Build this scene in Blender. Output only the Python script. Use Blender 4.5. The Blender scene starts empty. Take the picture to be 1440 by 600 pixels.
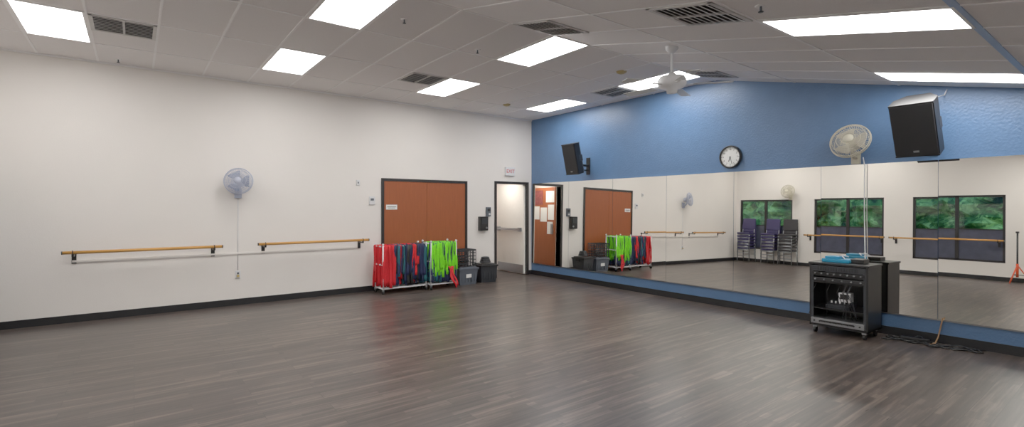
import bpy, bmesh, math, random
from mathutils import Vector, Matrix, Euler
random.seed(7)
sc = bpy.context.scene
COL = sc.collection
def srgb(r,g,b):
    def f(c):
        c/=255.0
        return c/12.92 if c<=0.04045 else ((c+0.055)/1.055)**2.4
    return (f(r),f(g),f(b),1.0)

# ------------------------------------------------------------ materials
def mat(name,col,rough=0.6,metal=0.0,spec=0.5,noise=0.0,nscale=20,bump=0.0,bscale=60,emit=None,estr=0,alpha=1.0,coat=0.0,stretch=None):
    m=bpy.data.materials.new(name); m.use_nodes=True
    nt=m.node_tree; n=nt.nodes; l=nt.links
    p=n['Principled BSDF']
    p.inputs['Roughness'].default_value=rough
    p.inputs['Metallic'].default_value=metal
    p.inputs['Specular IOR Level'].default_value=spec
    p.inputs['Coat Weight'].default_value=coat
    p.inputs['Base Color'].default_value=col
    p.inputs['Alpha'].default_value=alpha
    tc=n.new('ShaderNodeTexCoord')
    src=tc.outputs['Object']
    if stretch:
        mp=n.new('ShaderNodeMapping'); mp.inputs['Scale'].default_value=stretch
        l.new(src,mp.inputs['Vector']); src=mp.outputs['Vector']
    if noise>0:
        t=n.new('ShaderNodeTexNoise'); t.inputs['Scale'].default_value=nscale; t.inputs['Detail'].default_value=5
        l.new(src,t.inputs['Vector'])
        r=n.new('ShaderNodeMapRange')
        r.inputs['From Min'].default_value=0.25; r.inputs['From Max'].default_value=0.75
        r.inputs['To Min'].default_value=1-noise; r.inputs['To Max'].default_value=1+noise
        l.new(t.outputs['Fac'],r.inputs['Value'])
        mx=n.new('ShaderNodeVectorMath'); mx.operation='SCALE'
        mx.inputs[0].default_value=col[:3]
        l.new(r.outputs['Result'],mx.inputs['Scale'])
        l.new(mx.outputs['Vector'],p.inputs['Base Color'])
    if bump>0:
        t=n.new('ShaderNodeTexNoise'); t.inputs['Scale'].default_value=bscale; t.inputs['Detail'].default_value=3
        l.new(src,t.inputs['Vector'])
        b=n.new('ShaderNodeBump'); b.inputs['Strength'].default_value=bump; b.inputs['Distance'].default_value=0.01
        l.new(t.outputs['Fac'],b.inputs['Height']); l.new(b.outputs['Normal'],p.inputs['Normal'])
    if emit:
        p.inputs['Emission Color'].default_value=emit; p.inputs['Emission Strength'].default_value=estr
    return m

M_white = mat('white_wall_paint',srgb(239,233,227),0.55,noise=0.015,nscale=2,bump=0.12,bscale=90,spec=0.35)
M_blue  = mat('blue_wall_paint',srgb(78,114,158),0.36,noise=0.06,nscale=6,bump=0.4,bscale=40,spec=0.5)
M_black = mat('black_baseboard_rubber',srgb(10,11,15),0.45,noise=0.1)
M_tile  = mat('acoustic_tile',srgb(240,236,235),0.9,noise=0.05,nscale=160,bump=0.3,bscale=220,spec=0.1)
M_tbar  = mat('tbar_white',srgb(250,248,248),0.5,noise=0.02)
M_tblue = mat('tbar_blue_edge',srgb(150,180,220),0.5,noise=0.02)
M_light = mat('troffer_lens',srgb(250,250,250),0.5,emit=(1.0,0.98,0.95,1),estr=12.0,noise=0.02)
M_fill  = mat('vestibule_fill_glow',srgb(250,250,250),0.5,emit=(1.0,0.97,0.92,1),estr=40.0,noise=0.02)  # strong glow for the added vestibule light, whitens the door
M_vent  = mat('vent_grey_metal',srgb(215,213,210),0.5,noise=0.06)
M_dark  = mat('vent_dark_interior',srgb(60,60,60),0.8,noise=0.1)
M_wood  = mat('door_wood_veneer',srgb(152,76,38),0.42,noise=0.10,nscale=3.0,stretch=(12,12,0.9),spec=0.4)
M_frame = mat('dark_metal_frame',srgb(26,22,22),0.4,noise=0.08)
M_doorw = mat('white_door_paint',srgb(238,235,224),0.4,noise=0.02)
M_steel = mat('brushed_steel',srgb(165,168,172),0.3,metal=0.9,noise=0.05)
M_barre = mat('barre_ash_wood',srgb(208,146,64),0.4,noise=0.1,nscale=4,stretch=(1,15,15))
M_bk    = mat('black_plastic',srgb(12,12,14),0.42,noise=0.1)
M_bk2   = mat('black_grille',srgb(18,18,21),0.6,noise=0.25,nscale=300,bump=0.3,bscale=500)
M_grey  = mat('grey_plastic',srgb(80,87,98),0.45,noise=0.04)
M_dgrey = mat('dark_grey_plastic',srgb(38,41,46),0.45,noise=0.05)
M_wplas = mat('white_plastic',srgb(226,226,228),0.4,noise=0.02)
M_bplas = mat('bluish_white_fan_plastic',srgb(178,184,204),0.4,noise=0.03)
M_beige = mat('beige_fan_plastic',srgb(204,197,176),0.4,noise=0.03)
M_bladeb= mat('translucent_blue_blade',srgb(130,146,186),0.3,noise=0.03,alpha=0.7)
M_bladew= mat('cream_blade',srgb(214,206,186),0.3,noise=0.03,alpha=0.75)
M_blur  = mat('fan_blade_paint',srgb(225,222,215),0.4,noise=0.02,alpha=0.55)
M_red   = mat('red_band_fabric',srgb(214,8,22),0.7,noise=0.12,nscale=30)
M_lime  = mat('lime_band_fabric',srgb(116,232,6),0.7,noise=0.10,nscale=30)
M_navy  = mat('navy_band_fabric',srgb(14,28,70),0.7,noise=0.15,nscale=30)
M_teal  = mat('teal_band_fabric',srgb(12,84,98),0.7,noise=0.15,nscale=30)
M_paper = mat('paper_white',srgb(236,236,234),0.7,noise=0.03,nscale=60)
M_paperr= mat('poster_dark_red',srgb(120,50,50),0.6,noise=0.4,nscale=22)
M_redink= mat('exit_red_ink',srgb(214,24,24),0.5,noise=0.02)
M_ink   = mat('black_ink',srgb(10,10,10),0.5,noise=0.02)
M_purple= mat('chair_purple_vinyl',srgb(46,40,86),0.5,noise=0.08)
M_chair = mat('chair_black_vinyl',srgb(26,24,30),0.5,noise=0.08)
M_cyan  = mat('cyan_plastic',srgb(20,140,185),0.4,noise=0.05)
M_orange= mat('orange_paint',srgb(226,74,24),0.45,noise=0.05)
M_brass = mat('beige_sensor',srgb(190,165,100),0.5,noise=0.03)
M_cable = mat('tan_cable',srgb(160,120,80),0.6,noise=0.05)
M_soil  = mat('outdoor_grass',srgb(88,110,60),0.9,noise=0.3,nscale=8)
M_film  = mat('grey_violet_solar_screen',srgb(60,64,84),0.3,noise=0.3,nscale=6,spec=0.6)
M_mirror=mat('mirror_glass',(0.93,0.92,0.87,1),0.0,metal=1.0,noise=0.004,nscale=1)
def leaf():
    m=bpy.data.materials.new('hedge_leaves'); m.use_nodes=True
    n=m.node_tree.nodes; l=m.node_tree.links; p=n['Principled BSDF']; p.inputs['Roughness'].default_value=.8; p.inputs['Specular IOR Level'].default_value=.1
    tc=n.new('ShaderNodeTexCoord')
    t=n.new('ShaderNodeTexVoronoi'); t.inputs['Scale'].default_value=11
    t2=n.new('ShaderNodeTexNoise'); t2.inputs['Scale'].default_value=1.6; t2.inputs['Detail'].default_value=4
    ad=n.new('ShaderNodeMath'); ad.operation='MULTIPLY_ADD'; ad.inputs[1].default_value=.28
    r=n.new('ShaderNodeValToRGB'); e=r.color_ramp.elements
    e[0].position=.46; e[0].color=srgb(24,50,34); e[1].position=.80; e[1].color=srgb(170,205,125)
    q=e.new(.62); q.color=srgb(74,124,66)
    l.new(tc.outputs['Object'],t.inputs['Vector']); l.new(tc.outputs['Object'],t2.inputs['Vector'])
    l.new(t.outputs['Color'],ad.inputs[0]); l.new(t2.outputs['Fac'],ad.inputs[2])
    l.new(ad.outputs[0],r.inputs[0]); l.new(r.outputs[0],p.inputs['Base Color']); return m
M_leaf=leaf()
def glass():
    m=bpy.data.materials.new('teal_tinted_glass'); m.use_nodes=True
    n=m.node_tree.nodes; l=m.node_tree.links
    for x in list(n): n.remove(x)
    o=n.new('ShaderNodeOutputMaterial'); mx=n.new('ShaderNodeMixShader')
    t=n.new('ShaderNodeBsdfTransparent'); t.inputs['Color'].default_value=(0.56,0.66,0.66,1)
    g=n.new('ShaderNodeBsdfGlossy'); g.inputs['Roughness'].default_value=0.03
    fr=n.new('ShaderNodeFresnel'); fr.inputs['IOR'].default_value=1.6
    l.new(fr.outputs[0],mx.inputs[0]); l.new(t.outputs[0],mx.inputs[1]); l.new(g.outputs[0],mx.inputs[2])
    l.new(mx.outputs[0],o.inputs[0]); return m
M_glass=glass()

def floor_mat():
    m=bpy.data.materials.new('grey_brown_vinyl_plank'); m.use_nodes=True
    nt=m.node_tree;n=nt.nodes;l=nt.links;p=n['Principled BSDF']
    tc=n.new('ShaderNodeTexCoord')
    def brick(w_,h_,mort,off):
        br=n.new('ShaderNodeTexBrick'); br.offset=off; br.offset_frequency=2
        br.inputs['Scale'].default_value=1.0
        br.inputs['Brick Width'].default_value=w_; br.inputs['Row Height'].default_value=h_
        br.inputs['Mortar Size'].default_value=mort; br.inputs['Mortar Smooth'].default_value=0.3
        br.inputs['Color1'].default_value=(0,0,0,1); br.inputs['Color2'].default_value=(1,1,1,1)
        br.inputs['Mortar'].default_value=(0.5,0.5,0.5,1)
        l.new(tc.outputs['Object'],br.inputs['Vector']); return br
    br=brick(1.22,.152,.0016,.37); b2=brick(.63,.0507,.0,.43)
    sc1=n.new('ShaderNodeVectorMath'); sc1.operation='SCALE'; sc1.inputs['Scale'].default_value=7.0
    l.new(br.outputs['Color'],sc1.inputs[0])
    ad=n.new('ShaderNodeVectorMath'); ad.operation='ADD'
    l.new(tc.outputs['Object'],ad.inputs[0]); l.new(sc1.outputs[0],ad.inputs[1])
    def streak(s,scale,det):
        mp=n.new('ShaderNodeMapping'); mp.inputs['Scale'].default_value=s
        l.new(ad.outputs[0],mp.inputs['Vector'])
        t=n.new('ShaderNodeTexNoise'); t.inputs['Scale'].default_value=scale; t.inputs['Detail'].default_value=det; t.inputs['Roughness'].default_value=0.6
        l.new(mp.outputs[0],t.inputs['Vector']); return t
    a=streak((1.3,26,1),1.0,5); b=streak((3,110,1),1.0,3)
    def ma(x,k,y):
        q=n.new('ShaderNodeMath'); q.operation='MULTIPLY_ADD'; l.new(x,q.inputs[0]); q.inputs[1].default_value=k
        if y is None: q.inputs[2].default_value=0
        else: l.new(y,q.inputs[2])
        return q.outputs[0]
    v=ma(a.outputs['Fac'],.55,None); v=ma(b.outputs['Fac'],.25,v); v=ma(b2.outputs['Color'],.12,v); v=ma(br.outputs['Color'],.08,v)
    r=n.new('ShaderNodeValToRGB'); e=r.color_ramp.elements
    e[0].position=0.34; e[0].color=srgb(38,32,29)
    e[1].position=0.70; e[1].color=srgb(124,109,98)
    x=e.new(0.52); x.color=srgb(72,62,57)
    l.new(v,r.inputs[0])
    mo=n.new('ShaderNodeMix'); mo.data_type='RGBA'
    l.new(br.outputs['Fac'],mo.inputs['Factor']); l.new(r.outputs['Color'],mo.inputs['A']); mo.inputs['B'].default_value=srgb(28,25,24)
    l.new(mo.outputs['Result'],p.inputs['Base Color'])
    rr=n.new('ShaderNodeMapRange'); rr.inputs['To Min'].default_value=0.24; rr.inputs['To Max'].default_value=0.38
    l.new(b.outputs['Fac'],rr.inputs['Value']); l.new(rr.outputs[0],p.inputs['Roughness'])
    bp=n.new('ShaderNodeBump'); bp.inputs['Strength'].default_value=0.05; bp.inputs['Distance'].default_value=0.003
    l.new(b.outputs['Fac'],bp.inputs['Height']); l.new(bp.outputs[0],p.inputs['Normal'])
    p.inputs['Specular IOR Level'].default_value=0.5
    return m
M_floor=floor_mat()

# ------------------------------------------------------------ mesh builder
class B:
    def __init__(s): s.v=[]; s.f=[]; s.fm=[]; s.fs=[]; s.mats=[]
    def mi(s,m):
        if m not in s.mats: s.mats.append(m)
        return s.mats.index(m)
    def add(s,vs,fs,m,smooth=False,M=None):
        o=len(s.v)
        for v in vs:
            v=Vector(v); s.v.append(M@v if M else v)
        k=s.mi(m)
        for f in fs: s.f.append([i+o for i in f]); s.fm.append(k); s.fs.append(smooth)
    def box(s,c,d,m,rot=None,bev=0.0,M=None):
        x,y,z=[q/2 for q in d]
        bm=bmesh.new(); bmesh.ops.create_cube(bm,size=1.0)
        for v in bm.verts: v.co=Vector((v.co.x*2*x,v.co.y*2*y,v.co.z*2*z))
        if bev>0: bmesh.ops.bevel(bm,geom=bm.edges[:],offset=bev,segments=2,affect='EDGES',profile=0.6)
        R=Matrix.Translation(Vector(c))
        if rot: R=R@Euler(rot).to_matrix().to_4x4()
        if M: R=M@R
        bm.verts.index_update()
        s.add([v.co.copy() for v in bm.verts],[[v.index for v in f.verts] for f in bm.faces],m,False,R); bm.free()
    def bb(s,a,b,m,bev=0.0,M=None):
        s.box([(a[i]+b[i])/2 for i in range(3)],[abs(b[i]-a[i]) for i in range(3)],m,None,bev,M)
    def cyl(s,p0,p1,r,m,r2=None,seg=14,M=None,smooth=True):
        p0=Vector(p0);p1=Vector(p1); r2=r if r2 is None else r2
        d=(p1-p0).normalized(); u=d.orthogonal().normalized(); w=d.cross(u)
        vs=[];fs=[]
        for i in range(seg):
            a=2*math.pi*i/seg; q=u*math.cos(a)+w*math.sin(a)
            vs+= [p0+q*r,p1+q*r2]
        for i in range(seg):
            j=(i+1)%seg; fs.append([2*i,2*j,2*j+1,2*i+1])
        s.add(vs,fs,m,smooth,M)
        s.add(vs,[[2*i for i in range(seg)][::-1],[2*i+1 for i in range(seg)]],m,False,M)
    def tube(s,pts,r,m,seg=8,M=None,closed=False):
        pts=[Vector(p) for p in pts]; n=len(pts); vs=[];fs=[]
        up=None
        for i in range(n):
            if closed: d=(pts[(i+1)%n]-pts[i-1]).normalized()
            else: d=(pts[min(i+1,n-1)]-pts[max(i-1,0)]).normalized()
            if up is None: up=d.orthogonal().normalized()
            up=(up-d*up.dot(d)).normalized(); w=d.cross(up)
            for k in range(seg):
                a=2*math.pi*k/seg; vs.append(pts[i]+(up*math.cos(a)+w*math.sin(a))*r)
        for i in range(n if closed else n-1):
            i2=(i+1)%n
            for k in range(seg):
                k2=(k+1)%seg; fs.append([i*seg+k,i*seg+k2,i2*seg+k2,i2*seg+k])
        s.add(vs,fs,m,True,M)
        if not closed: s.add(vs,[list(range(seg))[::-1],[(n-1)*seg+k for k in range(seg)]],m,False,M)
    def ring(s,c,R,r,m,axis=1,seg=32,ts=6,M=None):
        pts=[]
        for i in range(seg):
            a=2*math.pi*i/seg; q=[0,0,0]; ax=[k for k in range(3) if k!=axis]
            q[ax[0]]=math.cos(a)*R; q[ax[1]]=math.sin(a)*R
            pts.append(Vector(c)+Vector(q))
        s.tube(pts,r,m,ts,M,closed=True)
    def lathe(s,prof,m,seg=24,M=None): # profile (r, z) about Z
        vs=[];fs=[];n=len(prof)
        for i in range(seg):
            a=2*math.pi*i/seg
            for r,z in prof: vs.append((r*math.cos(a),r*math.sin(a),z))
        for i in range(seg):
            j=(i+1)%seg
            for k in range(n-1): fs.append([i*n+k,j*n+k,j*n+k+1,i*n+k+1])
        s.add(vs,fs,m,True,M)
    def prism(s,poly,vec,m,M=None):
        n=len(poly); vec=Vector(vec)
        vs=[Vector(p) for p in poly]+[Vector(p)+vec for p in poly]
        fs=[list(range(n))[::-1],[n+i for i in range(n)]]+[[i,(i+1)%n,n+(i+1)%n,n+i] for i in range(n)]
        s.add(vs,fs,m,False,M)
    def strip(s,pts,wd,td,m): # ribbon with rectangular section
        vs=[];fs=[];wd=Vector(wd)/2;td=Vector(td)/2
        for p in pts:
            p=Vector(p); vs+=[p-wd-td,p+wd-td,p+wd+td,p-wd+td]
        n=len(pts)
        for i in range(n-1):
            for k in range(4):
                k2=(k+1)%4; fs.append([4*i+k,4*i+k2,4*i+4+k2,4*i+4+k])
        fs+=[[3,2,1,0],[4*n-4,4*n-3,4*n-2,4*n-1]]
        s.add(vs,fs,m,True)
    def done(s,name,loc=(0,0,0),rot=(0,0,0),parent=None):
        me=bpy.data.meshes.new(name); me.from_pydata([tuple(v) for v in s.v],[],s.f)
        for m in s.mats: me.materials.append(m)
        for i,p in enumerate(me.polygons): p.material_index=s.fm[i]; p.use_smooth=s.fs[i]
        bm=bmesh.new(); bm.from_mesh(me); bmesh.ops.remove_doubles(bm,verts=bm.verts,dist=1e-6)
        bmesh.ops.recalc_face_normals(bm,faces=bm.faces); bm.to_mesh(me); bm.free()
        ob=bpy.data.objects.new(name,me); COL.objects.link(ob)
        ob.location=loc; ob.rotation_euler=rot
        if parent: ob.parent=parent
        return ob
def text(body,size,m,parent,loc,rot,name='lettering',ext=0.001):
    c=bpy.data.curves.new(name,'FONT'); c.body=body; c.size=size; c.extrude=ext; c.align_x='CENTER'; c.align_y='CENTER'
    c.materials.append(m); o=bpy.data.objects.new(name,c); COL.objects.link(o); o.parent=parent; o.location=loc; o.rotation_euler=rot
    return o

# ------------------------------------------------------------ dimensions
XW=7.28; YW=8.85; XB=-1.80; YF=-2.2; ZC=3.53; YR=4.30; TA=0.226; A=math.atan(TA)
WT=0.14
def zc(y): return ZC if y>=YR else ZC+TA*(y-YR)

# floor
b=B(); b.bb((XB-WT,YF-WT,-0.1),(XW+WT,10.2,0),M_floor); b.done('floor')
# ceiling
b=B(); b.bb((XB-WT,YR,ZC),(XW+WT,YW+WT,ZC+0.1),M_tile)
b.prism([(XB-WT,YR,ZC),(XB-WT,YR,ZC+.1),(XB-WT,YF-WT,zc(YF-WT)+.1),(XB-WT,YF-WT,zc(YF-WT))],(XW-XB+2*WT,0,0),M_tile)
b.done('ceiling')
# left wall with vestibule opening
AX0,AX1=6.29,7.13
b=B()
b.bb((XB-WT,YW,0),(AX0,YW+WT,ZC),M_white); b.bb((AX0,YW,2.05),(AX1,YW+WT,ZC),M_white); b.bb((AX1,YW,0),(XW+WT,YW+WT,ZC),M_white)
b.done('wall_left')
# right wall (blue)
b=B(); b.prism([(XW,YW,0),(XW,YW,ZC),(XW,YR,ZC),(XW,YF,zc(YF)),(XW,YF,0)],(WT,0,0),M_blue); b.done('wall_right')
# front wall
b=B(); b.bb((XB-WT,YF-WT,0),(XW+WT,YF,zc(YF)),M_white); b.done('wall_front')
# back wall with windows
WINS=[(2.30,4.05),(4.68,6.43),(7.05,8.72)]; WZ0,WZ1=0.42,2.03
b=B(); b.bb((XB-WT,YF,0),(XB,YW,WZ0),M_white)
b.prism([(XB-WT,YW,WZ1),(XB-WT,YW,ZC),(XB-WT,YR,ZC),(XB-WT,YF,zc(YF)),(XB-WT,YF,WZ1)],(WT,0,0),M_white)
ys=[YF]+[q for w in WINS for q in w]+[YW]
for i in range(0,len(ys),2): b.bb((XB-WT,ys[i],WZ0),(XB,ys[i+1],WZ1),M_white)
b.done('wall_back')
for i,(a,c) in enumerate(WINS):
    b=B(); x0,x1=XB-0.10,XB-0.03; t=0.05
    b.bb((x0,a,WZ0),(x1,a+t,WZ1),M_frame); b.bb((x0,c-t,WZ0),(x1,c,WZ1),M_frame)
    b.bb((x0,a,WZ0),(x1,c,WZ0+t),M_frame); b.bb((x0,a,WZ1-t),(x1,c,WZ1),M_frame)
    m=(a+c)/2; b.bb((x0,m-.035,WZ0),(x1,m+.035,WZ1),M_frame)
    zs=WZ0+0.78
    b.bb((XB-.07,a+t,zs),(XB-.062,c-t,WZ1-t),M_glass)
    b.bb((XB-.08,a+t,WZ0+t),(XB-.055,c-t,zs),M_film)
    b.bb((x0,a+t,zs-.012),(x1-.01,c-t,zs+.012),M_frame)
    b.done('window_%d'%(i+1))
# vestibule
b=B(); b.bb((AX0-WT,YW+WT,0),(AX0,10.2,2.3),M_white); b.done('wall_vestibule_left')
b=B(); b.bb((AX1,YW+WT,0),(AX1+WT,10.2,2.3),M_white); b.done('wall_vestibule_right')
b=B(); b.bb((AX0,10.1,0),(AX1,10.2,2.3),M_white); b.done('wall_vestibule_back')
b=B(); b.bb((AX0,YW+WT,2.2),(AX1,10.1,2.3),M_tile); b.done('ceiling_vestibule')
b=B(); b.lathe([(0,-.05),(.08,-.048),(.12,-.02),(.12,0),(0,0)],M_fill,M=Matrix.Translation((6.66,9.35,2.2))); b.done('vestibule_fill_light')  # added light source, brightens the vestibule and its white door
# white exit door (inside vestibule, hinged right)
b=B()
b.bb((AX1-.055,YW+.03,.02),(AX1-.01,YW+1.06,2.03),M_doorw,.004)
b.bb((AX1-.062,YW+.05,.03),(AX1-.054,YW+1.04,.22),M_steel)
b.bb((AX1-.12,YW+.10,1.0),(AX1-.075,YW+1.0,1.05),M_steel,.006)
b.bb((AX1-.12,YW+.10,.98),(AX1-.055,YW+.18,1.07),M_steel,.006); b.bb((AX1-.12,YW+.92,.98),(AX1-.055,YW+1.0,1.07),M_steel,.006)
b.done('door_1')
b=B() # wood door with notices on vestibule left side
b.bb((AX0,YW+.16,.02),(AX0+.035,YW+1.08,2.05),M_wood,.004)
b.bb((AX0+.03,YW+.22,.9),(AX0+.06,YW+.30,1.15),M_steel,.004)
b.done('door_2')
b=B(); P=lambda y0,y1,z0,z1,m:b.bb((AX0+.036,YW+y0,z0),(AX0+.040,YW+y1,z1),m)
P(.62,.98,1.62,1.98,M_paperr); P(.2,.42,1.25,1.62,M_paper); P(.46,.70,1.2,1.55,M_paper); P(.74,.96,1.25,1.58,M_paper); P(.2,.5,1.68,1.96,M_paper); P(.24,.44,.9,1.2,M_paper)
b.done('notice_posters')
b=B(); t=.055
b.bb((AX0-t,YW-.02,0),(AX0,YW+WT+.01,2.05+t),M_frame); b.bb((AX1,YW-.02,0),(AX1+t,YW+WT+.01,2.05+t),M_frame); b.bb((AX0,YW-.02,2.05),(AX1,YW+WT+.01,2.05+t),M_frame)
b.done('trim_1')
# double door
b=B(); x0,x1,zt=3.66,5.53,2.08; t=.05
b.bb((x0,YW-.03,0),(x0+t,YW,zt),M_frame); b.bb((x1-t,YW-.03,0),(x1,YW,zt),M_frame); b.bb((x0+t,YW-.03,zt-t),(x1-t,YW,zt),M_frame)
b.done('trim_2')
b=B(); xm=(x0+x1)/2
b.bb((x0+t+.003,YW-.018,.012),(xm-.003,YW-.001,zt-t-.003),M_wood); b.bb((xm+.003,YW-.018,.012),(x1-t-.003,YW-.001,zt-t-.003),M_wood)
b.bb((xm-.003,YW-.006,.012),(xm+.003,YW-.001,zt-t-.003),M_ink)
b.done('door_3')
b=B(); b.bb((-.11,-.004,-.045),(.11,0,.045),M_paper); b.bb((-.09,-.005,.0),(.09,-.0035,.01),M_ink); b.bb((-.07,-.005,-.02),(.07,-.0035,-.012),M_ink)
b.done('door_sign',(3.86,YW-.018,1.54))
# baseboards
b=B(); 
for a,c in ((XB,3.66),(5.53,AX0-.055),(AX1+.055,XW)): b.bb((a,YW-.012,0),(c,YW,.10),M_black)
b.done('baseboard_left')
b=B(); b.bb((XW-.012,YF,0),(XW,YW-.012,.10),M_black); b.done('baseboard_right')
b=B(); b.bb((XB,YF,0),(XB+.012,YW-.012,.10),M_black); b.done('baseboard_back')
# mirror panels
seams=[8.78,7.58,6.38,5.18,3.98,2.776,1.57,0.37,-0.83,-2.03]
tilts=[.012,.012,.013,.014,.014,.0125,.011,.011,.011]
for i in range(len(seams)-1):
    y0,y1=seams[i+1]+.002,seams[i]-.002
    b=B(); b.bb((0,-(y1-y0)/2,-.9),(.018,(y1-y0)/2,.9),M_mirror)
    b.done('mirror_panel',(7.237,(y0+y1)/2,1.175),(0,tilts[i],0))
b=B(); b.bb((7.255,-2.03,.255),(XW,8.78,.27),M_steel); b.done('trim_3')

# ceiling grid
b=B(); w=.024
def sl(X,s): return (X,YR-s*math.cos(A),ZC-s*math.sin(A))
k=-1
while -1.0+.6075*k<XW:
    x=-1.0+.6075*k; k+=1
    if x<XB: continue
    b.bb((x-w/2,YR,ZC-.006),(x+w/2,YW,ZC+.002),M_tbar)
    L=(YR-YF)/math.cos(A)
    b.box(sl(x,L/2),(w,L,.010),M_tbar,rot=(A,0,0))
for y in (7.88,6.67,5.46,YR): b.bb((XB,y-w/2,ZC-.007),(XW,y+w/2,ZC+.002),M_tbar)
for s in range(1,6):
    if s==3: b.box(sl((XB+XW)/2,s*1.21),(XW-XB,.05,.012),M_tblue,rot=(A,0,0))
    else: b.box(sl((XB+XW)/2,s*1.21),(XW-XB,w,.012),M_tbar,rot=(A,0,0))
b.bb((XB,YW-.02,ZC-.02),(XW,YW,ZC),M_tbar)
b.done('ceiling_grid')

def fixture(x,yc=None,s=None):
    b=B(); W,H=.58,1.185
    b.bb((-W/2,-H/2,-.009),(-W/2+.02,H/2,0),M_tbar); b.bb((W/2-.02,-H/2,-.009),(W/2,H/2,0),M_tbar)
    b.bb((-W/2+.02,-H/2,-.009),(W/2-.02,-H/2+.02,0),M_tbar); b.bb((-W/2+.02,H/2-.02,-.009),(W/2-.02,H/2,0),M_tbar)
    b.bb((-W/2+.02,-H/2+.02,-.006),(W/2-.02,H/2-.02,0),M_light)
    if s is None: b.done('ceiling_light',(x,yc,ZC))
    else: b.done('ceiling_light',sl(x,s),(A,0,0))
for x in (-.696,1.734,4.164,6.594):
    fixture(x,7.275); fixture(x,4.88); fixture(x,s=3.03)  # out-of-view fixtures continue the grid, added for lighting
def vent(x,yc=None,s=None):
    b=B(); W=.585
    b.bb((-W/2,-W/2,-.003),(W/2,W/2,0),M_dark)
    for q in (-1,1):
        b.bb((q*W/2,-W/2,-.014),(q*(W/2-.035),W/2,0),M_vent); b.bb((-W/2,q*W/2,-.014),(W/2,q*(W/2-.035),0),M_vent)
    for i in range(9):
        y=-W/2+.062+i*.0575
        b.box((0,y,-.014),(W-.07,.036,.004),M_vent,rot=(math.radians(18),0,0))
    b.bb((-.01,-W/2,-.018),(.01,W/2,-.002),M_vent)
    if s is None: b.done('air_vent',(x,yc,ZC))
    else: b.done('air_vent',sl(x,s),(A,0,0))
vent(-.09,6.98); vent(3.555,6.98); vent(6.594,5.77); vent(3.555,s=.31); vent(3.555,s=2.11); vent(6.594,s=.31)
def sprinkler(x,y):
    b=B(); b.lathe([(0,-.006),(.035,-.006),(.04,0),(0,0)],M_tbar,12); b.cyl((0,0,-.04),(0,0,0),.008,M_grey); b.lathe([(0,-.042),(.018,-.042),(.018,-.046),(0,-.046)],M_dgrey,12)
    b.done('sprinkler_head',(x,y,zc(y)))
sprinkler(-.17,8.54); sprinkler(2.28,4.89); sprinkler(3.46,5.28); sprinkler(3.49,1.72)
def detector(x,y,m=M_brass):
    b=B(); b.lathe([(0,-.035),(.04,-.033),(.07,-.018),(.075,0),(0,0)],m,20); b.done('smoke_detector',(x,y,zc(y)))
detector(5.7,4.85); detector(5.75,7.75)

# ------------------------------------------------------------ wall fan (local front = -Y, wall at y=0)
def wall_fan(name,loc,rz,R,mg,mb,head_yaw=0,pitch=0.2,cord=None):
    b=B()
    b.box((0,-.02,-.17),(.10,.04,.16),mg,bev=.008)
    b.tube([(0,-.03,-.17),(0,-.09,-.17),(0,-.13,-.13),(0,-.15,-.04)],.022,mg,10)
    H=Matrix.Translation((0,-.15,0))@Matrix.Rotation(head_yaw,4,'Z')@Matrix.Rotation(-pitch,4,'X')@Matrix.Rotation(math.pi/2,4,'X')
    b.lathe([(0,-.10),(.05,-.10),(.07,-.07),(.072,.0),(.06,.03),(0,.03)],mg,20,M=H)
    zf=.06
    for (r,z) in ((R,zf),(R*.985,zf+.03),(R*.85,zf+.06),(R*.6,zf+.078),(R*.35,zf+.085),(R*.85,zf-.03),(R*.55,zf-.045)):
        b.ring((0,0,z),r,.0032 if r<R*.97 else .006,mg,axis=2,seg=36,ts=5,M=H)
    b.lathe([(0,zf+.092),(R*.26,zf+.088),(R*.28,zf+.078),(0,zf+.078)],mg,20,M=H)
    n=54
    for i in range(n):
        a=2*math.pi*i/n; c,s_=math.cos(a),math.sin(a)
        pr=[(R*.27,zf+.086),(R*.6,zf+.078),(R*.85,zf+.06),(R*.985,zf+.03),(R,zf),(R*.85,zf-.03),(R*.55,zf-.045),(R*.2,zf-.05)]
        b.tube([(r*c,r*s_,z) for r,z in pr],.0022,mg,4,M=H)
    for i in range(3):
        a=i*2*math.pi/3
        vs=[];fs=[]
        N=7
        for k in range(N):
            f=k/(N-1); r=.04+f*(R*.86-.04); sp=.35+.32*math.sin(f*math.pi*.8)
            vs.append((r*math.cos(a-sp),r*math.sin(a-sp),zf-.012)); vs.append((r*math.cos(a+sp),r*math.sin(a+sp),zf+.022))
        for k in range(N-1): fs.append([2*k,2*k+1,2*k+3,2*k+2])
        b.add(vs,fs,mb,True,H)
    if cord:
        b.tube([(.0,-.012,-.24),(.002,-.006,-.4),(0,-.006,cord*.6),(0,-.006,cord)],.0055,M_wplas,6)
    b.done(name,loc,(0,0,rz))
wall_fan('wall_fan',(1.30,YW,1.93),0,.20,M_bplas,M_bladeb,head_yaw=-.35,pitch=.15,cord=-1.38)
wall_fan('wall_fan',(XW,2.38,2.33),-math.pi/2,.22,M_beige,M_bladew,head_yaw=.0,pitch=.40)
wall_fan('wall_fan',(XB,7.1,2.26),math.pi/2,.20,M_beige,M_bladew,pitch=.2)
b=B(); b.tube([(7.25,2.3,2.16),(7.205,2.27,2.06),(7.20,2.27,1.5),(7.195,2.26,.9),(7.16,2.27,.88)],.006,M_wplas,6); b.done('power_cord')
b=B(); b.box((0,-.006,0),(.075,.012,.12),M_wplas,bev=.003); b.box((0,-.014,.02),(.03,.004,.03),M_grey); b.box((0,-.025,-.02),(.035,.03,.035),M_brass,bev=.004); b.done('wall_outlet',(1.30,YW,.48))

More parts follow.
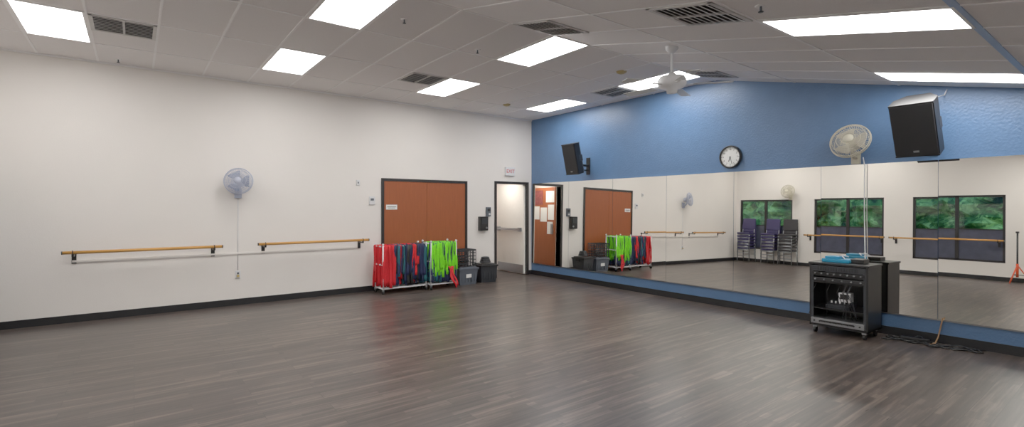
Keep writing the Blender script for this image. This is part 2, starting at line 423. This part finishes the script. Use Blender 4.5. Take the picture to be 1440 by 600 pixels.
# ------------------------------------------------------------ barres
def barre(L,loc,rz):
    b=B()
    b.cyl((-L/2,-.2,0),(L/2,-.2,0),.021,M_barre,seg=16)
    for q in (-1,1):
        x=q*(L/2-.10)
        b.box((x,-.007,-.09),(.05,.012,.14),M_bk,bev=.002)
        b.bb((x-.012,-.20,-.055),(x+.012,-.01,-.035),M_bk)
        b.bb((x-.012,-.21,-.05),(x+.012,-.19,-.012),M_bk)
        b.ring((x,-.2,0),.024,.006,M_bk,axis=0,seg=16)
        b.cyl((q*(L/2),-.2,0),(q*(L/2+.012),-.2,0),.023,M_bk)
    b.done('ballet_barre',loc,(0,0,rz))
barre(1.80,(.16,YW,.945),0); barre(1.78,(2.45,YW,.955),0)
barre(2.0,(XB,5.62,.95),math.pi/2); barre(2.2,(XB,3.4,.95),math.pi/2)
b=B(); b.bb((-.66,YW-.018,.80),(3.2,YW,.83),M_white); b.done('trim_4')

# wall devices
b=B(); b.box((0,-.012,0),(.11,.024,.15),M_wplas,bev=.006); b.box((0,-.026,.02),(.06,.006,.04),M_grey); b.done('thermostat',(3.48,YW,1.66))
b=B(); b.box((0,-.01,0),(.06,.02,.10),M_wplas,bev=.004); b.box((0,-.022,0),(.02,.006,.03),M_grey); b.done('light_switch',(3.22,YW,1.98))
b=B(); b.box((0,-.05,0),(.20,.10,.30),M_bk,bev=.012); b.box((0,-.104,.05),(.14,.01,.12),M_dgrey,bev=.003); b.cyl((.05,-.10,-.09),(.05,-.115,-.09),.02,M_steel); b.done('wall_phone_box',(5.91,YW,1.19))
b=B(); b.box((0,-.025,0),(.11,.05,.20),M_grey,bev=.01); b.box((0,-.052,.04),(.07,.008,.06),M_bk); b.cyl((.01,-.05,-.05),(.01,-.065,-.05),.02,M_wplas); b.done('hand_sanitizer_dispenser',(6.06,YW,1.44))
b=B(); b.box((0,-.025,0),(.26,.05,.19),M_wplas,bev=.008); ex=b.done('exit_sign',(6.64,YW,2.33)); text('EXIT',.11,M_redink,ex,(0,-.0515,-.002),(math.pi/2,0,0))

# clock (local front -Y)
b=B(); R=.175
H=Matrix.Rotation(math.pi/2,4,'X')
b.lathe([(0,0),(R,0),(R,.04),(R-.008,.048),(R-.022,.048),(R-.026,.03)],M_bk,48,M=H)
b.lathe([(R-.024,.028),(0,.028)],M_paper,48,M=H)
for i in range(60):
    a=i*math.pi/30; l_=.02 if i%5==0 else .008; r=R-.036
    b.box((r*math.sin(a),-.0295,r*math.cos(a)),(.006 if i%5==0 else .002,.002,l_),M_ink,rot=(0,a,0))
for a,l_,w_ in ((math.radians(200),.075,.010),(math.radians(165),.12,.007)):
    b.box((l_/2*math.sin(a),-.033,l_/2*math.cos(a)),(w_,.002,l_),M_ink,rot=(0,a,0))
b.cyl((0,-.03,0),(0,-.037,0),.009,M_ink)
ck=b.done('wall_clock',(XW,4.04,2.305),(0,0,-math.pi/2))
for h in range(1,13):
    a=h*math.pi/6; r=R-.062
    text(str(h),.032,M_ink,ck,(r*math.sin(a),-.0295,r*math.cos(a)),(math.pi/2,0,0),'numeral')

# ------------------------------------------------------------ speakers (local front -X)
def speaker(loc,yaw,pitch,wall_off,w=.38,h=.62,d=.34):
    b=B()
    Mx=Matrix.Rotation(yaw,4,'Z')@Matrix.Rotation(-pitch,4,'Y')
    pl=[(-d/2,-w/2),(-d/2,w/2),(d*.05,w/2),(d/2,w*.26),(d/2,-w*.26),(d*.05,-w/2)]
    b.prism([(x,y,-h/2) for x,y in pl],(0,0,h),M_bk,M=Mx)
    b.box((-d/2-.008,0,-.0),(.02,w-.02,h-.03),M_bk2,bev=.006,M=Mx)
    b.box((-d/2-.002,0,h/2-.006),(.03,w,.018),M_bk,bev=.004,M=Mx); b.box((-d/2-.002,0,-h/2+.006),(.03,w,.018),M_bk,bev=.004,M=Mx)
    b.box((-d/2-.019,0,-h/2+.06),(.003,.05,.02),M_steel,M=Mx)
    for q in(-1,1): b.box((0,q*(w/2-.004),0),(.10,.012,.12),M_dgrey,bev=.004,M=Mx)
    rear=Mx@Vector((d/2,0,-.10))
    wy=rear.y-.04
    b.box((wall_off-.009,wy,-.14),(.016,.10,.34),M_bk,bev=.002)
    b.tube([rear,(min(rear.x+.06,wall_off-.03),wy,-.13),(wall_off-.01,wy,-.13)],.022,M_bk,10)
    b.tube([Mx@Vector((d/2-.03,0,-.25)),(wall_off-.01,wy,-.22)],.012,M_bk,8)
    b.done('wall_speaker',loc)
speaker((6.92,7.08,2.50),math.radians(2),math.radians(14),XW-6.92,w=.34,d=.24,h=.60)
speaker((6.86,1.66,2.44),math.radians(0),math.radians(26),XW-6.86,w=.39,h=.60,d=.32)
b=B(); b.tube([(6.92,1.6,2.70),(7.02,1.58,2.77),(7.14,1.55,2.77),(7.26,1.52,2.80),(7.272,1.50,2.86)],.006,M_wplas,6); b.done('speaker_cable')

# ------------------------------------------------------------ ceiling fan
fx,fy=4.70,3.29; ft=zc(fy)
b=B()
b.lathe([(0,0),(.07,.03),(.068,-.03),(.03,-.07),(.0,-.07)],M_wplas,24,M=Matrix.Translation((0,0,ft)))
b.cyl((0,0,2.98),(0,0,ft-.05),.014,M_wplas)
b.lathe([(0,3.02),(.03,3.01),(.05,2.985),(.13,2.965),(.15,2.93),(.15,2.88),(.13,2.85),(.06,2.83),(.055,2.79),(.0,2.78)],M_wplas,32)
for i in range(5):
    a=i*2*math.pi/5+.35
    Mr=Matrix.Rotation(a,4,'Z')
    b.box((.19,0,2.875),(.12,.03,.006),M_wplas,M=Mr)
    b.box((.42,0,2.875),(.40,.12,.006),M_blur,rot=(.12,0,0),bev=.002,M=Mr)
b.done('ceiling_fan',(fx,fy,0))

# ------------------------------------------------------------ band racks
def rack(name,loc,W,D,H,plan,rz=0):
    b=B(); r=.013
    for sx in(-1,1):
        for sy in(-1,1):
            b.cyl((sx*W/2,sy*D/2,.08),(sx*W/2,sy*D/2,H),r,M_wplas)
            b.cyl((sx*W/2-.012,sy*D/2,.035),(sx*W/2+.012,sy*D/2,.035),.035,M_bk,seg=16)
            b.box((sx*W/2,sy*D/2,.07),(.035,.03,.04),M_steel)
            b.lathe([(0,.0),(.018,.005),(.02,.02),(.012,.035),(0,.038)],M_wplas,10,M=Matrix.Translation((sx*W/2,sy*D/2,H)))
        for z in(.10,H-.02,H*.6): b.cyl((sx*W/2,-D/2,z),(sx*W/2,D/2,z),r,M_wplas)
    b.bb((-W/2,-D/2,.09),(W/2,D/2,.11),M_wplas)
    for sy in (-1,0,1): b.cyl((-W/2,sy*D/2*.9,H-.02),(W/2,sy*D/2*.9,H-.02),r,M_wplas)
    for sy in (-1,0,1):
        yb=sy*D/2*.9
        for (f0,f1,cols,z0,z1) in plan:
            x=-W/2+f0*W
            while x<-W/2+f1*W:
                wdt=random.uniform(.035,.06)
                m=random.choice(cols)
                for side in (-1,1):
                    ze=random.uniform(z0,z1); pts=[(x,yb,H+.002)]
                    off=side*random.uniform(.018,.045); ph=random.uniform(0,6); am=random.uniform(.003,.010)
                    n=9; dr=random.uniform(-.02,.02)
                    for k in range(n+1):
                        f=k/n; z=H-.02-(H-.02-ze)*f
                        pts.append((x+dr*f+am*math.sin(ph+f*7),yb+off*(0.6+.5*f)+am*math.cos(ph+f*6),z))
                    b.strip(pts,(wdt,random.uniform(-.02,.02),0),(0,.003,0),m)
                x+=wdt*.55
    b.done(name,loc,(0,0,rz))
rack('resistance_band_rack',(3.90,8.50,0),.84,.34,.86,[(0,.27,[M_red],.1,.2),(.27,.35,[M_navy,M_bk],.12,.35),(.35,.43,[M_red,M_red,M_teal],.12,.3),(.43,.54,[M_navy,M_teal,M_bk],.12,.4),(.54,.80,[M_red,M_red,M_red,M_navy],.30,.5),(.55,.8,[M_navy,M_bk,M_red],.12,.25),(.80,1,[M_navy,M_bk,M_teal],.12,.3)])
rack('resistance_band_rack',(4.66,8.44,0),.54,.34,.88,[(0,.05,[M_navy],.15,.3),(.03,.98,[M_lime],.22,.48),(.02,.95,[M_navy,M_navy,M_teal],.12,.2),(.02,.98,[M_lime],.22,.44)])
b=B()
for i,(dx,z) in enumerate(((0,.1),(.04,.02),(.07,.06))):
    pts=[(dx+.02*math.sin(k*.9+i)+k*.008,-.01*k-.005,.42-(.42-z)*k/8) for k in range(9)]
    b.strip(pts,(.035,.0,0),(0,.004,0),M_red)
b.done('loose_red_band',(4.74,8.22,0))

# ------------------------------------------------------------ bins and crates
def bin_(name,loc,W,D,H,m,ml,rz=0,label=True):
    b=B(); t=.03
    vs=[(-W/2+t,-D/2+t,0),(W/2-t,-D/2+t,0),(W/2-t,D/2-t,0),(-W/2+t,D/2-t,0),(-W/2,-D/2,H*.88),(W/2,-D/2,H*.88),(W/2,D/2,H*.88),(-W/2,D/2,H*.88)]
    b.add(vs,[[3,2,1,0],[4,5,6,7],[0,1,5,4],[1,2,6,5],[2,3,7,6],[3,0,4,7]],m)
    b.box((0,0,H*.90),(W+.03,D+.03,.035),ml,bev=.008); b.box((0,0,H*.95),(W-.04,D-.04,.04),ml,bev=.012)
    for q in(-1,1): b.box((q*(W/2+.005),0,H*.78),(.03,.12,.06),ml,bev=.006)
    for k in range(5):
        x=-W/2+.07+k*(W-.14)/4
        b.box((x,-D/2+.012,H*.45),(.012,.02,H*.6),m,rot=(-.06,0,0))
    if label: b.box((0,-D/2+.004,H*.5),(.12,.016,.07),M_paper)
    b.done(name,loc,(0,0,rz))
bin_('storage_bin',(5.28,8.55,0),.44,.34,.35,M_grey,M_grey,.05)
bin_('storage_bin',(5.80,8.56,0),.38,.36,.38,M_dgrey,M_bk,-.1,False)
def crate(name,loc,W,D,H,rot):
    b=B(); t=.012
    def wall(fn,L):
        n=int(L/.06)
        for i in range(n+1): 
            x=-L/2+i*L/n; fn(x-.005,x+.005,0,H)
        for j in range(6):
            z=j*H/5; fn(-L/2,L/2,max(z-.006,0),min(z+.006,H))
        fn(-L/2,L/2,H-.03,H)
    for q in(-1,1):
        wall(lambda a,c,z0,z1:b.bb((a,q*D/2-t/2,z0),(c,q*D/2+t/2,z1),M_dgrey),W)
        wall(lambda a,c,z0,z1:b.bb((q*W/2-t/2,a,z0),(q*W/2+t/2,c,z1),M_dgrey),D)
    b.bb((-W/2,-D/2,0),(W/2,D/2,.01),M_dgrey)
    for i in range(4):
        b.ring((random.uniform(-.04,.04),random.uniform(-.03,.03),.05+i*.05),.09,.014,M_bk if i%2 else M_dgrey,axis=2,seg=20)
    b.done(name,loc,rot)
crate('plastic_crate',(5.27,8.56,.355),.40,.30,.34,(0,0,.06))
b=B()
for i in range(5):
    b.ring((0,0,.016+i*.022),.105-.008*i,.013,M_bk if i%2 else M_dgrey,axis=2,seg=24)
b.done('coiled_rope',(5.80,8.56,.395))

# ------------------------------------------------------------ AV cart (front faces -X)
b=B(); W,D,H=.62,.44,.86   # W along Y, D along X
for sx in(-1,1):
    for sy in(-1,1):
        b.cyl((sx*(D/2-.05),sy*(W/2-.05)-.013,.035),(sx*(D/2-.05),sy*(W/2-.05)+.013,.035),.035,M_bk,seg=16)
        b.box((sx*(D/2-.05),sy*(W/2-.05),.078),(.05,.045,.025),M_steel)
for sy in(-1,1): b.bb((-D/2,sy*W/2,.09),(D/2,sy*(W/2-.02),H),M_bk,.003)
b.bb((-D/2,-W/2,.09),(D/2,W/2,.115),M_bk,.003); b.bb((-D/2-.01,-W/2-.01,H-.02),(D/2,W/2+.01,H+.005),M_bk,.004)
b.bb((D/2-.015,-W/2,.10),(D/2,W/2,H),M_bk)
for z in (.70,.62,.30): b.bb((-D/2+.01,-W/2+.02,z),(D/2-.02,W/2-.02,z+.015),M_bk)
for sy in(-1,1):
    b.bb((-D/2,sy*(W/2-.02),.12),(-D/2+.012,sy*(W/2-.045),H-.03),M_dgrey)
def unit(z0,z1,m,knobs=0,out=.0):
    b.bb((-D/2-.004-out,-W/2+.03,z0),(D/2-.10,W/2-.03,z1),m,.002)
    for i in range(knobs):
        y=-W/2+.07+i*(W-.14)/max(knobs-1,1); z=(z0+z1)/2
        b.cyl((-D/2-.004-out,y,z),(-D/2-.018-out,y,z),.009,M_steel if m!=M_steel else M_bk,seg=10)
unit(.76,.83,M_dgrey,0); unit(.718,.752,M_bk,8); unit(.64,.685,M_bk2,6)
for i in range(16): b.box((-D/2-.006,-.21+i*.028,.795),(.004,.008,.045),M_bk)
unit(.125,.19,M_steel,9,.03)
b.box((-D/2-.03,0,.16),(.012,.36,.02),M_bk)
b.box((-.06,.02,.345),(.22,.26,.06),M_dgrey,rot=(0,-.15,0),bev=.005)
for i in range(5): b.cyl((-.12,-.08+i*.045,.375),(-.12,-.08+i*.045,.40),.009,M_wplas,seg=8)
b.box((-.05,-.03,.45),(.10,.13,.11),M_wplas,bev=.008); b.box((-.105,-.03,.46),(.008,.09,.06),M_bk)
for i in range(9):
    y=random.uniform(-.24,.24); y2=y+random.uniform(-.12,.12)
    b.tube([(-D/2+.03,y,.62),(-D/2+.0,y+.03,.52),(-D/2+.02,(y+y2)/2,.38+random.uniform(-.05,.05)),(-D/2+.04,y2,.21)],.004,random.choice([M_bk,M_bk,M_dgrey]),5)
b.done('av_equipment_cart',(6.90,2.38,0))
b=B()
b.box((0,.05,.02),(.24,.30,.04),M_cyan,bev=.008); b.box((-.02,.09,.055),(.16,.16,.03),M_cyan,bev=.006); b.box((.03,-.16,.025),(.18,.14,.05),M_bk,bev=.006)
b.tube([(-.1,-.05,.05),(-.06,.0,.085),(.0,-.05,.07),(.05,.02,.08),(.1,-.02,.06)],.007,M_wplas,6)
b.done('microphone_receiver',(6.92,2.40,.866))
# cables on floor
b=B()
for c in range(5):
    pts=[]; y=2.02; 
    for k in range(22):
        pts.append((7.10+.09*math.sin(k*.7+c*1.3)-.02*c*math.cos(k*.5),y,.008+.006*(c%3)+ (.03 if k in (7,8) and c==2 else 0))); y-=.035+.01*random.random()
    b.tube(pts,.007,M_bk if c!=2 else M_dgrey,6)
b.box((7.12,1.75,.025),(.06,.26,.045),M_bk,rot=(0,0,.2),bev=.006)
b.done('floor_cables')
b=B(); b.tube([(7.05,1.60,.012),(7.12,1.57,.02),(7.20,1.56,.08),(7.205,1.54,.20),(7.19,1.52,.30)],.007,M_cable,6); b.done('extension_cord')

# ------------------------------------------------------------ stacked chairs (front = +X)
def chairs(loc,rz,n,mc):
    b=B()
    for i in range(n):
        dz=i*.095; dx=i*.003
        T=Matrix.Translation((dx,0,dz))
        for q in(-1,1):
            b.tube([(.17,q*.20,.012),(.15,q*.19,.42),(-.16,q*.19,.44),(-.19,q*.19,.60),(-.23,q*.17,.90)],.013,M_steel,6,M=T)
            b.tube([(-.24,q*.20,.012),(-.17,q*.19,.42)],.013,M_steel,6,M=T)
        b.cyl((.15,-.19,.415),(.15,.19,.415),.012,M_steel,M=T,seg=8); b.cyl((.16,-.2,.2),(.16,.2,.2),.010,M_steel,M=T,seg=8)
        b.box((-.01,0,.455),(.37,.42,.055),mc,bev=.02,M=T)
        b.box((-.215,0,.76),(.05,.42,.36),mc,rot=(0,-.14,0),bev=.02,M=T)
    b.done('chair_stack',loc,(0,0,rz))
chairs((-1.515,8.36,0),0,6,M_purple)
chairs((-1.51,7.58,0),0,6,M_purple)
chairs((-1.51,7.06,0),0,6,M_chair)
# tripod stand
b=B(); b.cyl((0,0,.25),(0,0,1.15),.016,M_bk); b.cyl((0,0,.15),(0,0,.45),.024,M_orange)
for i in range(3):
    a=i*2*math.pi/3+.4; b.tube([(.0,.0,.42),(.24*math.cos(a),.24*math.sin(a),.015)],.012,M_orange,8); b.tube([(0,0,.2),(.13*math.cos(a),.13*math.sin(a),.2)],.008,M_bk,6)
b.box((0,0,1.16),(.10,.05,.04),M_bk,bev=.006)
b.done('tripod_stand',(-1.40,2.05,0))

# ------------------------------------------------------------ outdoors
b=B(); N=60; MZ=24; vs=[];fs=[]
for j in range(MZ+1):
    for i in range(N+1):
        y=-3+i*16/N; z=j*4.2/MZ-.05
        vs.append((-5.0+.5*math.sin(y*2.1+z)+random.uniform(-.25,.25),y,z))
for j in range(MZ):
    for i in range(N): k=j*(N+1)+i; fs.append([k,k+1,k+N+2,k+N+1])
b.add(vs,fs,M_leaf); b.done('hedge')
b=B(); b.bb((-12,-6,-.15),(XB-WT,14,-.05),M_soil); b.done('ground_outside')
w=bpy.data.worlds.new('World'); sc.world=w; w.use_nodes=True
nt=w.node_tree; bg=nt.nodes['Background']; sky=nt.nodes.new('ShaderNodeTexSky'); sky.sky_type='NISHITA'
sky.sun_elevation=math.radians(50); sky.sun_rotation=math.radians(200); sky.sun_disc=False
nt.links.new(sky.outputs[0],bg.inputs[0]); bg.inputs[1].default_value=0.8

# ------------------------------------------------------------ camera
cam=bpy.data.cameras.new('Camera'); co=bpy.data.objects.new('Camera',cam); COL.objects.link(co)
cam.sensor_fit='HORIZONTAL'; cam.sensor_width=36; cam.lens=17.5; cam.shift_y=-9/1440
co.location=(0,0,1.54); co.rotation_euler=(math.pi/2,0,math.radians(-37.2)); sc.camera=co
sc.view_settings.view_transform='Standard'
sc.view_settings.exposure=0.0
sc.view_settings.gamma=1.33
